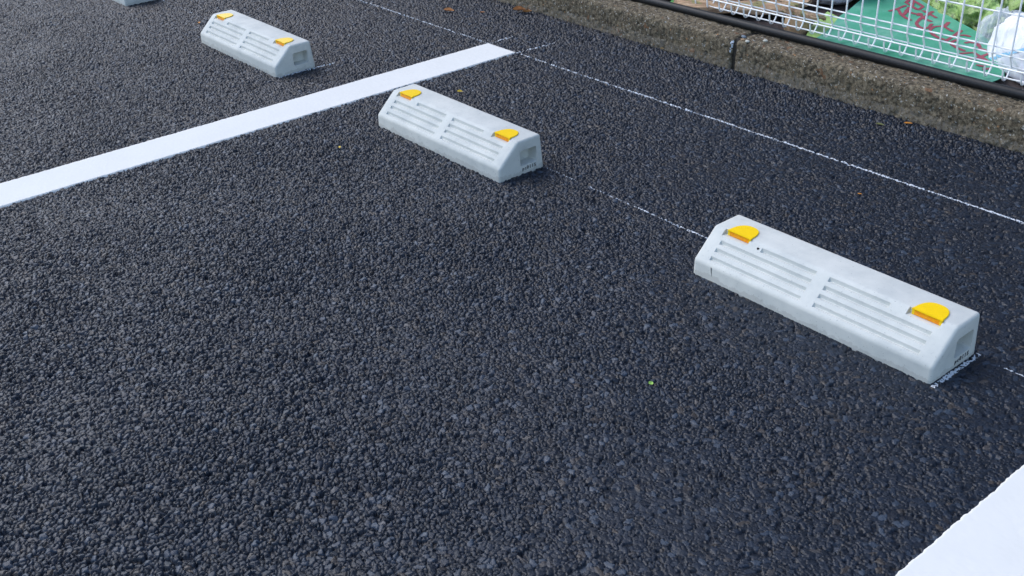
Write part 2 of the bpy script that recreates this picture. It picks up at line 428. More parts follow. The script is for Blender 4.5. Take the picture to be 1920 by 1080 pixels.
# ------------------------------------------------------------------ wheel stops
def prism(bm, prof, x0, x1):
    a = [bm.verts.new((x0, y, z)) for y, z in prof]; b = [bm.verts.new((x1, y, z)) for y, z in prof]
    n = len(prof)
    for i in range(n): bm.faces.new((a[i], a[(i + 1) % n], b[(i + 1) % n], b[i]))
    bm.faces.new(a[::-1]); bm.faces.new(b)
    bmesh.ops.recalc_face_normals(bm, faces=bm.faces[:])
    return bm
T1, HH, H1, T2, DD = .0690, .0975, .0355, .1515, .1612
def wheel_stop_mesh():
    bm = bmesh.new()
    prism(bm, [(0, -.006), (.0015, H1), (T1, HH), (T2, HH), (DD, -.006)], -.3, .3)
    es = [e for e in bm.edges if min(v.co.z for v in e.verts) > -.003 or (abs(e.verts[0].co.x - e.verts[1].co.x) < 1e-6 and max(v.co.z for v in e.verts) > 0)]
    ends = [e for e in es if abs(e.verts[0].co.x - e.verts[1].co.x) < 1e-6]
    lng = [e for e in es if e not in ends]
    bmesh.ops.bevel(bm, geom=ends + lng, offset=.0075, segments=4, profile=.5, affect='EDGES', clamp_overlap=True)
    me = bpy.data.meshes.new('body'); bm.to_mesh(me); bm.free()
    body = bpy.data.objects.new('tmp_body', me); COL.objects.link(body)
    # cutters
    cb = bmesh.new()
    sl = Vector((0, T1, HH - H1)).normalized(); nn = Vector((0, -(HH - H1), T1)).normalized(); o0 = Vector((0, 0, H1))
    def groove(xa, xb, s):
        w = .0060; dep = .0056
        # wedge groove: steep upper wall, shallow lower slope, slanted ends
        sec = [(s - w * 1.1, .0010), (s - w * .45, -dep), (s - w * .10, -dep), (s + w * 1.1, .0010)]
        fa, fb = [], []
        for (ss, d) in sec:
            t = .003 if d < 0 else 0.0
            fa.append(cb.verts.new(o0 + sl * ss + nn * d + Vector((xa + t, 0, 0))))
            fb.append(cb.verts.new(o0 + sl * ss + nn * d + Vector((xb - t, 0, 0))))
        n = 4
        fs = [cb.faces.new((fa[i], fa[(i + 1) % n], fb[(i + 1) % n], fb[i])) for i in range(n)]
        fs += [cb.faces.new(fa[::-1]), cb.faces.new(fb)]
        bmesh.ops.recalc_face_normals(cb, faces=fs)
    for sg in (-1, 1):
        for s, xa in ((.0805, .160), (.0600, .262), (.0400, .262), (.0185, .262)):
            xs = sorted((sg * xa, sg * .0155)); groove(xs[0], xs[1], s)
    def frustum(p_out, p_in):
        a = [cb.verts.new(v) for v in p_out]; b = [cb.verts.new(v) for v in p_in]; n = len(a)
        fs = [cb.faces.new((a[i], a[(i + 1) % n], b[(i + 1) % n], b[i])) for i in range(n)] + [cb.faces.new(a[::-1]), cb.faces.new(b)]
        bmesh.ops.recalc_face_normals(cb, faces=fs)
    def rrect(x, y0, y1, z0, z1, r):
        pts = []
        for cy, cz, a0 in ((y1 - r, z1 - r, 0), (y0 + r, z1 - r, 90), (y0 + r, z0 + r, 180), (y1 - r, z0 + r, 270)):
            for k in range(4):
                a = rad(a0 + 30 * k); pts.append(Vector((x, cy + r * math.cos(a), cz + r * math.sin(a))))
        return pts
    for sg in (-1, 1):
        frustum(rrect(sg * .3015, .0755, .135, .0225, .0675, .007), rrect(sg * .268, .0768, .1325, .0255, .0668, .005))
    for sg in (-1, 1):          # seats for the reflectors
        cx = sg * .2325
        frustum([Vector((cx - .0355, .030, .0862)), Vector((cx + .0355, .030, .0862)), Vector((cx + .0355, .072, .0862)), Vector((cx - .0355, .072, .0862))],
                [Vector((cx - .0375, .030, .112)), Vector((cx + .0375, .030, .112)), Vector((cx + .0375, .074, .112)), Vector((cx - .0375, .074, .112))])
    cme = bpy.data.meshes.new('cut'); cb.to_mesh(cme); cb.free()
    cut = bpy.data.objects.new('tmp_cut', cme); COL.objects.link(cut)
    md = body.modifiers.new('b', 'BOOLEAN'); md.object = cut; md.operation = 'DIFFERENCE'; md.solver = 'EXACT'
    dg = bpy.context.evaluated_depsgraph_get()
    res = bpy.data.meshes.new_from_object(body.evaluated_get(dg))
    bpy.data.objects.remove(body); bpy.data.objects.remove(cut)
    res.name = 'concrete_body'
    res.materials.clear(); res.materials.append(CONC)
    smooth(res, True)
    try: res.set_sharp_from_angle(angle=rad(24))
    except Exception: smooth(res, False)
    return res
def housing_mesh():
    """D-shaped yellow cap with two front cheeks, origin at the middle of its front top edge"""
    bm = bmesh.new()
    out = [(-.0335, 0)]
    for k in range(15):
        a = math.pi - math.pi * k / 14
        out.append((.0318 * math.copysign(abs(math.cos(a)) ** .8, math.cos(a)), .006 + .044 * math.sin(a) ** .9))
    out.append((.0335, 0))
    def plate(pts, z0, z1):
        a = [bm.verts.new((x, y, z0)) for x, y in pts]; b = [bm.verts.new((x, y, z1)) for x, y in pts]; n = len(pts)
        fs = [bm.faces.new((a[i], a[(i + 1) % n], b[(i + 1) % n], b[i])) for i in range(n)] + [bm.faces.new(a[::-1]), bm.faces.new(b)]
        bmesh.ops.recalc_face_normals(bm, faces=fs)
        return fs
    fs = plate(out, -.0020, .0006)
    bmesh.ops.bevel(bm, geom=[e for e in bm.edges if all(abs(v.co.z - .0006) < 1e-6 for v in e.verts)], offset=.0008, segments=2, affect='EDGES')
    for sg in (-1, 1):
        xs = sorted((sg * .0322, sg * .0268))
        plate([(xs[0], .0008), (xs[0], .012), (xs[1], .012), (xs[1], .0008)], -.0132, -.0028)
    plate([(-.0268, .0065), (-.0268, .012), (.0268, .012), (.0268, .0065)], -.0132, -.0028)
    me = bpy.data.meshes.new('reflector_housing'); bm.to_mesh(me); bm.free(); me.materials.append(YEL)
    return me
def lens_mesh():
    bm = bmesh.new()
    vs = [(-.0268, .0010), (.0268, .0010), (.0268, .0064), (-.0268, .0064)]
    a = [bm.verts.new((x, y - .0002, -.0128)) for x, y in vs]; b = [bm.verts.new((x, y, -.0030)) for x, y in vs]
    for i in range(4): bm.faces.new((a[i], a[(i + 1) % 4], b[(i + 1) % 4], b[i]))
    bm.faces.new(a[::-1]); bm.faces.new(b)
    me = bpy.data.meshes.new('reflector_lens'); bm.to_mesh(me); bm.free(); me.materials.append(LENS)
    return me
def text_mesh():
    cu = bpy.data.curves.new('txt', 'FONT'); cu.body = 'pc0115'; cu.size = .0134; cu.extrude = .0007; cu.space_character = 1.3; cu.offset = .00022
    cu.align_x = 'CENTER'
    o = bpy.data.objects.new('tmp', cu); COL.objects.link(o)
    dg = bpy.context.evaluated_depsgraph_get()
    me = bpy.data.meshes.new_from_object(o.evaluated_get(dg)); bpy.data.objects.remove(o)
    me.name = 'stamped_code'; me.materials.clear(); me.materials.append(INK)
    me.transform(Matrix(((0, 0, 1, 0), (1, 0, 0, 0), (0, 1, 0, 0), (0, 0, 0, 1))))   # x->y, y->z
    return me
BODY, HOUS, LENSM, TXT = wheel_stop_mesh(), housing_mesh(), lens_mesh(), text_mesh()
G = 'concrete wheel stops with yellow reflectors'
def wheel_stop(xr, y, rz, label, code=True):
    c, s = math.cos(rz), math.sin(rz)
    t = empty('wheel_stop', (xr - .3 * c, y - .3 * s, 0), rz)
    tag(t, label, 'wheel stop', G)
    link('concrete_body', BODY, t)
    for cx in (-.2270, .2360):
        hh = link('reflector_housing', HOUS, t, (cx, .0660, .1000))
        link('reflector_lens', LENSM, hh)
    if code: link('stamped_code', TXT, t, (.3001, .106, .0095))
    return t
ws0 = wheel_stop(.3314, 0, -.0018, 'nearest pale concrete wheel stop with a dark nick below its left reflector')
wheel_stop(-.9609, -.0035, .001, 'clean pale wheel stop directly beside the long white painted line')
wheel_stop(-2.2041, -.0064, .0033, 'pale wheel stop in the next bay with a dotted chalk mark along its end', code=False)
wheel_stop(-3.5629, -.0064, .0, 'farthest pale wheel stop of which only the lower corner shows', code=False)
def blot(name, pts, parent, m):
    bm = bmesh.new(); bm.faces.new([bm.verts.new(q) for q in pts])
    r = bmesh.ops.solidify(bm, geom=bm.faces[:], thickness=.0006)
    me = bpy.data.meshes.new(name); bm.to_mesh(me); bm.free(); me.materials.append(m)
    return link(name, me, parent)
def on_slope(x, s, d=.0004):
    L = math.hypot(T1, HH - H1); sy, sz = T1 / L, (HH - H1) / L
    return (x, sy * s - sz * d, H1 + sz * s + sy * d)
blot('nick', [on_slope(-.168 + .0032 * math.cos(a) * (1 + .25 * math.sin(3 * a)), .0805 + .0028 * math.sin(a)) for a in np.linspace(0, 6.0, 10)], ws0, DARK)
blot('scratch', [(-.2475 + dx, .0010 - .0004, z) for dx, z in ((0, .033), (.0022, .0335), (.0026, .026), (.0042, .012), (.0036, .0115), (.0012, .022))], ws0, DARK)

# ------------------------------------------------------------------ kerb and pavement
KZ, KY = .1030, 1.142
def kerb_block(x0, x1, seed):
    st = .004
    xs = np.arange(x0, x1 + st * .5, st)
    prof = []
    for z in np.arange(-.05, KZ - .022, .004): prof.append((0.004 * (z / KZ), z, -1, 0))
    for a in np.linspace(0, 90, 9): prof.append((.0037 + .020 - .020 * math.cos(rad(a)), KZ - .020 + .020 * math.sin(rad(a)), -math.cos(rad(a)), math.sin(rad(a))))
    for y in np.arange(.028, .150, .004): prof.append((y, KZ, 0, 1))
    for z in np.arange(KZ - .005, -.05, -.02): prof.append((.154, z, 1, 0))
    pr = np.array(prof)
    sl = np.arange(len(pr)) * .004
    xx, ss = np.meshgrid(xs, sl, indexing='ij')
    d = .0040 * (fbm(xx * 60, ss * 60, seed, 4) - .5) + .0060 * (fbm(xx * 9, ss * 9, seed + 7, 3) - .5)
    d = d - .0035 * sstep(.66, .78, vnoise(xx * 85, ss * 85, seed + 3))
    # worn arrises at both ends
    ed = np.minimum(xx - x0, x1 - xx)
    d = d - .009 * np.clip(1 - ed / .011, 0, 1) ** 2
    n = pr[:, 2:]
    y = KY + pr[None, :, 0] + d * n[None, :, 0]; z = pr[None, :, 1] + d * n[None, :, 1]
    y = y + .010 * sstep(-1.1, -2.6, xx)
    V = np.stack([xx, y, z], -1).reshape(-1, 3)
    q = grid_quads(len(xs), len(pr))[:, ::-1]
    n0 = len(V); m = len(pr)
    caps = []
    for off, x in ((0, x0), ((len(xs) - 1) * m, x1)):
        caps.append(off)
    me = quads_mesh('kerb_stone', V, q, KERB)
    bm = bmesh.new(); bm.from_mesh(me); bm.verts.ensure_lookup_table()
    for k, off in enumerate(caps):
        f = [bm.verts[off + i] for i in range(m)]
        bm.faces.new(f if k == 0 else f[::-1])
    bmesh.ops.recalc_face_normals(bm, faces=bm.faces[:])
    bm.to_mesh(me); bm.free()
    return me
JX = -1.121
for i, (a, b, lab) in enumerate(((-4.4, JX - .006, 'dirty kerb stone left of the joint, farther from the camera'), (JX + .006, 1.3, 'speckled dirty kerb stone right of the joint below the white cage'))):
    tag(link('kerb_stone', kerb_block(a, b, 20 + i * 31)), lab, 'kerb stone', 'old concrete kerb stones')
# chalk rubbed on the left stone beside the joint
ks = bpy.data.objects['kerb_stone'].data
kn = len(ks.vertices); kv = np.empty(kn * 3, np.float32); ks.vertices.foreach_get('co', kv); kv = kv.reshape(-1, 3)
V_, Q_ = [], []
for pgn in ks.polygons:
    if len(pgn.vertices) != 4: continue
    cc = kv[list(pgn.vertices)].mean(0)
    if -1.1365 < cc[0] < -1.1285 and .050 < cc[2] < .094 and cc[1] < KY + .03 and vnoise(np.float64(cc[0] * 300 + 50), np.float64(cc[2] * 260), 3) > .5:
        b = len(V_); V_ += [kv[i] + np.array([0, -.0008, .0003]) for i in pgn.vertices]; Q_.append([b, b + 1, b + 2, b + 3])
if Q_:
    cm = quads_mesh('chalk_mark', np.array(V_), np.array(Q_), CHALK)
    bm = bmesh.new(); bm.from_mesh(cm); bmesh.ops.remove_doubles(bm, verts=bm.verts[:], dist=1e-5); bm.to_mesh(cm); bm.free()
    tag(link('chalk_mark', cm), 'short upright chalk streak on the kerb stone edge left of the joint', 'chalk line', 'chalk setting-out marks')
# mortar at the joint
bm = bmesh.new(); prism(bm, [(KY + .009, -.03), (KY + .011, KZ - .022), (KY + .024, KZ - .007), (KY + .15, KZ - .007), (KY + .15, -.03)], JX - .012, JX + .012)
me = bpy.data.meshes.new('joint_mortar'); bm.to_mesh(me); bm.free(); me.materials.append(simple('dark_mortar', (.030, .027, .023), .95, .2, 90, .4, 200, .6))
tag(link('kerb_joint', me), 'dark recessed joint between the two kerb stones', 'kerb joint')
PZ = .090
gxs = np.unique(np.concatenate([np.linspace(-60, -4, 12), np.arange(-4, 2, .02), np.linspace(2, 60, 12)])); gys = np.unique(np.concatenate([np.arange(KY + .145, 3.4, .02), np.linspace(3.4, 80, 12)]))
xx, yy = np.meshgrid(gxs, gys, indexing='ij')
zz = PZ + .012 * (fbm(xx * 5, yy * 5, 41, 4) - .5)
tag(link('pavement', quads_mesh('pavement', np.stack([xx, yy, zz], -1).reshape(-1, 3), grid_quads(len(gxs), len(gys)), PAVE)), 'dark brown rough pavement behind the kerb', kind='structure')

# house across the pavement: added just out of frame to shade and darken the kerb side of the asphalt
WALL = simple('brown_render', (.085, .070, .058), .85, .2, 8, .15, 60, .3, .002)
unseen_house = tag(empty('unseen_house', (-1.0, 6.9, PZ)), 'plain brown building added out of view beyond the pavement to darken the asphalt reflections', 'unseen_house')
def bx(bm, x0, x1, y0, y1, z0, z1): prism(bm, [(y0, z0), (y0, z1), (y1, z1), (y1, z0)], x0, x1)
bm = bmesh.new(); bx(bm, -11, 9, -1.7, 3, .35, 6.2); me = bpy.data.meshes.new('wall'); bm.to_mesh(me); bm.free(); me.materials.append(WALL); link('wall', me, unseen_house)
bm = bmesh.new(); bx(bm, -11.02, 9.02, -1.73, 3.02, -.05, .35); me = bpy.data.meshes.new('plinth'); bm.to_mesh(me); bm.free(); me.materials.append(simple('grey_plinth', (.12, .12, .115), .9, .2)); link('plinth', me, unseen_house)
bm = bmesh.new(); prism(bm, [(-2.0, 6.2), (-2.0, 6.3), (.65, 7.3), (3.3, 6.3), (3.3, 6.2)], -11.5, 9.5); me = bpy.data.meshes.new('roof'); bm.to_mesh(me); bm.free(); me.materials.append(simple('dark_tiles', (.05, .05, .055), .7, .3, 30, .2)); link('roof', me, unseen_house)

# ------------------------------------------------------------------ tubes
def tube_mesh(name, paths, r, m, seg=8):
    V, Q = [], []; n0 = 0
    for P in paths:
        P = np.array(P, float); n = len(P)
        tg = np.gradient(P, axis=0); tg /= np.linalg.norm(tg, axis=1)[:, None]
        ref = np.array([0, 0, 1.]) if abs(tg[0][2]) < .8 else np.array([1., 0, 0])
        u = np.cross(ref, tg[0]); u /= np.linalg.norm(u); ring = []
        for i in range(n):
            u = u - tg[i] * (u @ tg[i]); u /= np.linalg.norm(u); w = np.cross(tg[i], u)
            a = np.arange(seg) * 2 * np.pi / seg
            ring.append(P[i] + r * (np.cos(a)[:, None] * u + np.sin(a)[:, None] * w))
        V.append(np.concatenate(ring)); Q.append(grid_quads(n, seg, True) + n0); n0 += n * seg
        # end caps as quads fans
        for o in (n0 - n * seg, n0 - seg):
            Q.append(np.array([[o, o + k, o + k + 1, o + k + 2] if k + 2 < seg else [o, o + k, o + k + 1, o] for k in range(1, seg - 1, 2)])[: (seg - 2) // 2])
    return quads_mesh(name, np.concatenate(V), np.concatenate(Q), m)
hx = np.arange(-4.2, 1.4, .03)
hp = [(x, 1.2620 + .004 * math.sin(x * 2.1) + .002 * math.sin(x * 7.7), KZ + .0135 + .0012 * math.sin(x * 5)) for x in hx]
tag(link('hose', tube_mesh('hose', [hp], .0142, HOSE, 20)), 'black rubber hose lying along the top of the kerb', 'hose')

# ------------------------------------------------------------------ white wire cage front
FY = 1.350
FX0, FX1, FDX = -1.95, .60, .0557
fence = empty('wire_panel', ((FX0 + FX1) / 2, FY, .12))
tag(fence, 'white coated wire panel with curled bottom edge standing behind the hose', 'wire fence')
ox, oy, oz = fence.location
def fl(name, paths, r=.0026, seg=8):
    paths = [[(x - ox, y - oy, z - oz) for x, y, z in P] for P in paths]
    return link(name, tube_mesh(name, paths, r, WIRE, seg), fence)
ZT = .72
for (y, z) in ((FY - .031, .1285), (FY - .047, .1600), (FY + .0028, .1515), (FY - .0105, .1845), (FY - .0105, .2050), (FY - .0105, .3040), (FY - .0105, .4040), (FY - .0105, .5040), (FY - .0105, .6040), (FY - .0105, .70)):
    fl('horizontal_wire', [[(FX0, y, z), ((FX0 + FX1) / 2, y, z), (FX1, y, z)]])
prof = [(FY - .0155, ZT), (FY - .0155, .40), (FY - .0155, .20), (FY - .0158, .189), (FY - .014, .180), (FY - .004, .162), (FY - .0015, .153), (FY - .003, .1475),
        (FY - .011, .1330), (FY - .0190, .1235), (FY - .0275, .1200), (FY - .0355, .1220), (FY - .0412, .1310), (FY - .0435, .1420), (FY - .0450, .1515), (FY - .0445, .1590)]
# gentle subdivision of the bends
pp = [np.array(prof[0]), np.array(prof[1])]
A = np.array(prof)
for i in range(1, len(A) - 2):
    p0, p1, p2, p3 = A[i - 1], A[i], A[i + 1], A[i + 2]
    if i == 1: p0 = p1 - (p2 - p1) * .1
    for t in (.33, .66, 1.0):
        if i <= 1: pp.append(p1 + (p2 - p1) * t); continue
        pp.append(.5 * (2 * p1 + (p2 - p0) * t + (2 * p0 - 5 * p1 + 4 * p2 - p3) * t * t + (3 * p1 - p0 - 3 * p2 + p3) * t ** 3))
pp.append(A[-1])
xv0 = -.6070 + .0026
n0 = int(math.ceil((FX0 - xv0) / FDX)); n1 = int(math.floor((FX1 - xv0) / FDX))
vm = None
for k in range(n0, n1 + 1):
    if vm is None:
        vw = fl('vertical_wire', [[(ox, y, z) for y, z in pp]], .0028, 8); vm = vw.data
    else: vw = link('vertical_wire', vm, fence)
    vw.location = (xv0 + k * FDX - ox, 0, 0)

# ------------------------------------------------------------------ rubbish behind the cage
def sheet_z(x, y): return .112 + .010 * (fbm(np.asarray(x) * 5, np.asarray(y) * 5, 61, 2) - .5) + .012 * sstep(1.36, 1.7, np.asarray(y))
def inside(poly, x, y):
    m = np.zeros(x.shape, bool); n = len(poly)
    for i in range(n):
        (x1, y1), (x2, y2) = poly[i], poly[(i + 1) % n]
        c = ((y1 > y) != (y2 > y)) & (x < (x2 - x1) * (y - y1) / (y2 - y1 + 1e-12) + x1)
        m ^= c
    return m
def sheet_mesh(name, poly, zf, m, th=.002, st=.006):
    """a thin bendy sheet with the outline poly"""
    bm = bmesh.new()
    f = bm.faces.new([bm.verts.new((x, y, 0)) for x, y in poly])
    bmesh.ops.triangulate(bm, faces=[f])
    x0, x1 = min(p[0] for p in poly), max(p[0] for p in poly); y0, y1 = min(p[1] for p in poly), max(p[1] for p in poly)
    for v in np.arange(x0, x1, .03)[1:]:
        bmesh.ops.bisect_plane(bm, geom=bm.verts[:] + bm.edges[:] + bm.faces[:], plane_co=(v, 0, 0), plane_no=(1, 0, 0))
    for v in np.arange(y0, y1, .03)[1:]:
        bmesh.ops.bisect_plane(bm, geom=bm.verts[:] + bm.edges[:] + bm.faces[:], plane_co=(0, v, 0), plane_no=(0, 1, 0))
    for v in bm.verts: v.co.z = float(zf(v.co.x, v.co.y))
    bmesh.ops.recalc_face_normals(bm, faces=bm.faces[:])
    if sum(f.normal.z for f in bm.faces) < 0: bmesh.ops.reverse_faces(bm, faces=bm.faces[:])
    bmesh.ops.solidify(bm, geom=bm.faces[:], thickness=th)
    me = bpy.data.meshes.new(name); bm.to_mesh(me); bm.free(); me.materials.append(m); smooth(me)
    try: me.set_sharp_from_angle(angle=rad(40))
    except Exception: pass
    return me
GREEN, nt, p = mat('green_plastic')
nt.links.new(ramp(nt, noise(nt, 7, 5, .6), [(.3, (.040, .34, .185)), (.55, (.115, .42, .28)), (.75, (.27, .52, .40))]), p.inputs['Base Color'])
p.inputs['Roughness'].default_value = .45
nt.links.new(bump(nt, noise(nt, 14, 4, .6), .4, .01), p.inputs['Normal'])
PALEG = simple('pale_green_plastic', (.34, .52, .16), .5, .4, 12, .2, 20, .4, .01)
OLIVE = simple('olive_cloth', (.19, .26, .075), .85, .2, 30, .15, 90, .4, .003)
REDW = simple('red_brown_paint', (.33, .075, .105), .55, .4, 60, .1)
sheet_poly = [(-.912, 1.294), (-.80, 1.290), (-.515, 1.300), (-.300, 1.302), (-.296, 1.375), (-.345, 1.46), (-.44, 1.575), (-.523, 1.652), (-.672, 1.745), (-.925, 1.905), (-1.30, 2.12), (-1.36, 2.02), (-1.056, 1.763), (-1.010, 1.627), (-.995, 1.55), (-.95, 1.44), (-.93, 1.37)]
gs = tag(link('green_sheet', sheet_mesh('green_sheet', sheet_poly, sheet_z, GREEN)), 'green plastic sheet hand-lettered in red-brown, lying behind the white cage', 'plastic sheet')
# the lettering, given as strokes on the sheet (x, y)
ST = [[(-0.9114, 1.8229), (-0.9297, 1.8766), (-0.8965, 1.8536), (-0.8409, 1.8175), (-0.83, 1.7692), (-0.8684, 1.7929), (-0.9114, 1.8229)], [(-0.8992, 1.8454), (-0.873, 1.8001)], [(-0.8956, 1.699), (-0.8906, 1.7336), (-0.8919, 1.7865)], [(-0.885, 1.733), (-0.8468, 1.6903), (-0.8037, 1.6594), (-0.7863, 1.654)], [(-0.8699, 1.7747), (-0.8507, 1.7306), (-0.8364, 1.6943)], [(-0.857, 1.7383), (-0.8312, 1.7263), (-0.8117, 1.722)], [(-0.8124, 1.774), (-0.7768, 1.7536), (-0.7381, 1.7295)], [(-0.7957, 1.7148), (-0.8058, 1.7328), (-0.8039, 1.7421), (-0.7833, 1.7153), (-0.7545, 1.6934), (-0.7271, 1.6814)], [(-0.7846, 1.7847), (-0.7725, 1.7304), (-0.7699, 1.69), (-0.7589, 1.6525), (-0.7488, 1.6305), (-0.7247, 1.6062), (-0.7001, 1.5982), (-0.6952, 1.6179), (-0.7083, 1.655)], [(-0.6771, 1.7061), (-0.6614, 1.6539), (-0.6376, 1.6383), (-0.6149, 1.6243)], [(-0.6719, 1.6513), (-0.686, 1.6385), (-0.6825, 1.6092), (-0.673, 1.5879), (-0.6431, 1.561), (-0.6139, 1.5442), (-0.5966, 1.5428)], [(-0.5962, 1.6464), (-0.5888, 1.5963), (-0.5813, 1.5311)], [(-0.5719, 1.6071), (-0.5628, 1.6154), (-0.5483, 1.6123)], [(-0.5611, 1.5594), (-0.5635, 1.5382), (-0.5541, 1.5186), (-0.5263, 1.5026), (-0.4962, 1.4938)], [(-0.5262, 1.5567), (-0.5198, 1.5692), (-0.5089, 1.5699)], [(-0.5015, 1.5767), (-0.4758, 1.5494)], [(-0.4882, 1.4668), (-0.4795, 1.4804), (-0.4686, 1.4923)], [(-0.4632, 1.4526), (-0.4426, 1.4436)], [(-0.4587, 1.4925), (-0.4269, 1.4733), (-0.397, 1.4549)], [(-0.4246, 1.5136), (-0.4285, 1.4762), (-0.4301, 1.4465)], [(-0.4668, 1.5376), (-0.4527, 1.5343), (-0.4364, 1.5269)], [(-0.4105, 1.5001), (-0.3957, 1.4892)], [(-0.3977, 1.4052), (-0.3883, 1.4055), (-0.3805, 1.4069)], [(-0.3673, 1.3873), (-0.36, 1.4025)]]
def ribbon(paths, w, zf, lift):
    bm = bmesh.new()
    for k, P in enumerate(paths):
        P = np.array(P, float)
        # resample
        seg = np.linalg.norm(np.diff(P, axis=0), axis=1); L = np.concatenate([[0], np.cumsum(seg)])
        t = np.linspace(0, L[-1], max(3, int(L[-1] / .008)))
        Q = np.stack([np.interp(t, L, P[:, i]) for i in (0, 1)], -1)
        g = np.gradient(Q, axis=0); g /= np.linalg.norm(g, axis=1)[:, None] + 1e-9; nn = np.stack([-g[:, 1], g[:, 0]], -1)
        wl = w * (1 + .12 * np.sin(t * 60 + k))
        Lf = Q + nn * wl[:, None]; Rt = Q - nn * wl[:, None]
        caps = []
        for c0, d0, s in ((Q[0], -g[0], 1), (Q[-1], g[-1], -1)):
            caps.append([c0 + w * (d0 * math.sin(a) + np.array([-d0[1], d0[0]]) * math.cos(a)) for a in np.linspace(0, math.pi, 7)])
        lz = lift + k * .00006
        def V(q): return bm.verts.new((q[0], q[1], float(zf(q[0], q[1])) + lz))
        a = [V(q) for q in Lf]; b = [V(q) for q in Rt]
        for i in range(len(Q) - 1): bm.faces.new((a[i], b[i], b[i + 1], a[i + 1]))
        for cp in caps: bm.faces.new([V(q) for q in cp])
    for f in bm.faces:
        f.normal_update()
        if f.normal.z < 0: f.normal_flip()
    return bm
for i0, i1 in ((0, 6), (6, 9), (9, 11), (11, 14), (14, len(ST))):
    bm = ribbon(ST[i0:i1], .0062, sheet_z, .0012)
    me = bpy.data.meshes.new('painted_character'); bm.to_mesh(me); bm.free(); me.materials.append(REDW)
    link('painted_character', me, gs)
pale_poly = [(-.948, 1.292), (-.86, 1.292), (-.86, 1.40), (-.90, 1.50), (-.960, 1.54), (-1.066, 1.580), (-1.045, 1.50), (-1.015, 1.42)]
tag(link('plastic_offcut', sheet_mesh('plastic_offcut', pale_poly, lambda x, y: sheet_z(x, y) - .005, PALEG)), 'small pale yellow-green plastic offcut under the left edge of the lettered sheet', 'plastic sheet')
ol_poly = [(-1.5, 2.45), (-.86, 2.12), (-.55, 1.94), (-.55, 1.80), (-.9, 1.85), (-1.4, 2.15)]
tag(link('olive_cloth', sheet_mesh('olive_cloth', ol_poly, lambda x, y: .105 + .012 * (fbm(np.asarray(x) * 6, np.asarray(y) * 6, 71) - .5), OLIVE, .003)), 'flat olive green cloth behind the crumpled yellow-green bag', 'cloth')

def blob(name, c, r, m, seed, crease=.12, fold=6, pinch=0.0, nu=96, nv=140, flat=.02, rot=0.0):
    th = np.linspace(.02, np.pi - .02, nu)[:, None]; ph = np.linspace(0, 2 * np.pi, nv, endpoint=False)[None, :]
    x = np.sin(th) * np.cos(ph); y = np.sin(th) * np.sin(ph); z = np.cos(th) + 0 * ph
    a = fbm((x + 3) * fold * .5 + z, (y + 3) * fold * .5 - z * .7, seed, 4)
    rd = np.abs(fbm((x + 2) * fold * .35, (y - z + 3) * fold * .35, seed + 5, 3) - .5) * 2     # sharp creases
    k = 1 + crease * ((a - .5) * 1.6 + (.35 - rd) * .8)
    if pinch: k = k * (1 - pinch * np.clip(z, 0, 1) ** 2 * (1 - .25 * np.cos(ph * 7 + seed)))
    bx_, by_ = r[0] * x * k, r[1] * y * k
    P = np.stack([c[0] + bx_ * math.cos(rot) - by_ * math.sin(rot), c[1] + bx_ * math.sin(rot) + by_ * math.cos(rot), c[2] + r[2] * z * k], -1)
    P[..., 2] = np.maximum(P[..., 2], PZ + flat * .3 + .004 * a)
    return quads_mesh(name, P.reshape(-1, 3), grid_quads(nu, nv, True), m)
WBAG, nt, p = mat('white_bag_plastic')
tc = nt.nodes.new('ShaderNodeTexCoord'); sx = nt.nodes.new('ShaderNodeSeparateXYZ'); nt.links.new(tc.outputs['Object'], sx.inputs[0])
p.inputs['Base Color'].default_value = (.78, .78, .82, 1)
nt.links.new(ramp(nt, noise(nt, 12, 4), [(.3, (.74, .74, .79)), (.7, (.82, .82, .86))]), p.inputs['Base Color'])
p.inputs['Roughness'].default_value = .4; p.inputs['Subsurface Weight'].default_value = .0
nt.links.new(bump(nt, noise(nt, 18, 5, .6), .35, .01), p.inputs['Normal'])
BLUE = simple('pale_blue_print', (.30, .58, .80), .5, .4, 40, .05)
wb = tag(link('white_bag', blob('white_bag', (-.135, 1.530, .135), (.275, .16, .175), WBAG, 81, .20, 8)), 'large white rubbish bag with a thin blue stripe against the cage at the right edge', 'rubbish bag')
tag(link('white_bag', blob('white_bag', (-1.175, 1.76, .20), (.12, .13, .115), WBAG, 83, .10, 5)), 'smooth white rubbish bag behind the left edge of the green sheet', 'rubbish bag')
CRUM, nt, p = mat('yellow_green_bag')
c = ramp(nt, noise(nt, 9, 5, .6), [(.3, (.13, .20, .04)), (.5, (.25, .38, .10)), (.7, (.38, .55, .19))])
c = mixc(nt, math_(nt, 'MULTIPLY', math_(nt, 'GREATER_THAN', noise(nt, 70, 5, .75), .565), .8), c, (.05, .075, .03))
nt.links.new(c, p.inputs['Base Color']); p.inputs['Roughness'].default_value = .4
nt.links.new(bump(nt, noise(nt, 16, 5, .65), .8, .02), p.inputs['Normal'])
tag(link('crumpled_bag', blob('crumpled_bag', (-.655, 1.89, .125), (.25, .115, .095), CRUM, 86, .55, 9, rot=rad(-33))), 'crumpled yellow-green bag with dark specks behind the lettered sheet', 'rubbish bag')
CLEAR, nt, p = mat('clear_plastic')
p.inputs['Base Color'].default_value = (.88, .92, .94, 1); p.inputs['Roughness'].default_value = .22
p.inputs['Alpha'].default_value = .42
nt.links.new(bump(nt, noise(nt, 22, 5, .65), .9, .02), p.inputs['Normal'])
tag(link('clear_bag', blob('clear_bag', (-.455, 1.655, .140), (.070, .075, .115), CLEAR, 90, .3, 7, .45)), 'crinkled clear plastic bag standing between the white bag and the crumpled one', 'plastic bag')

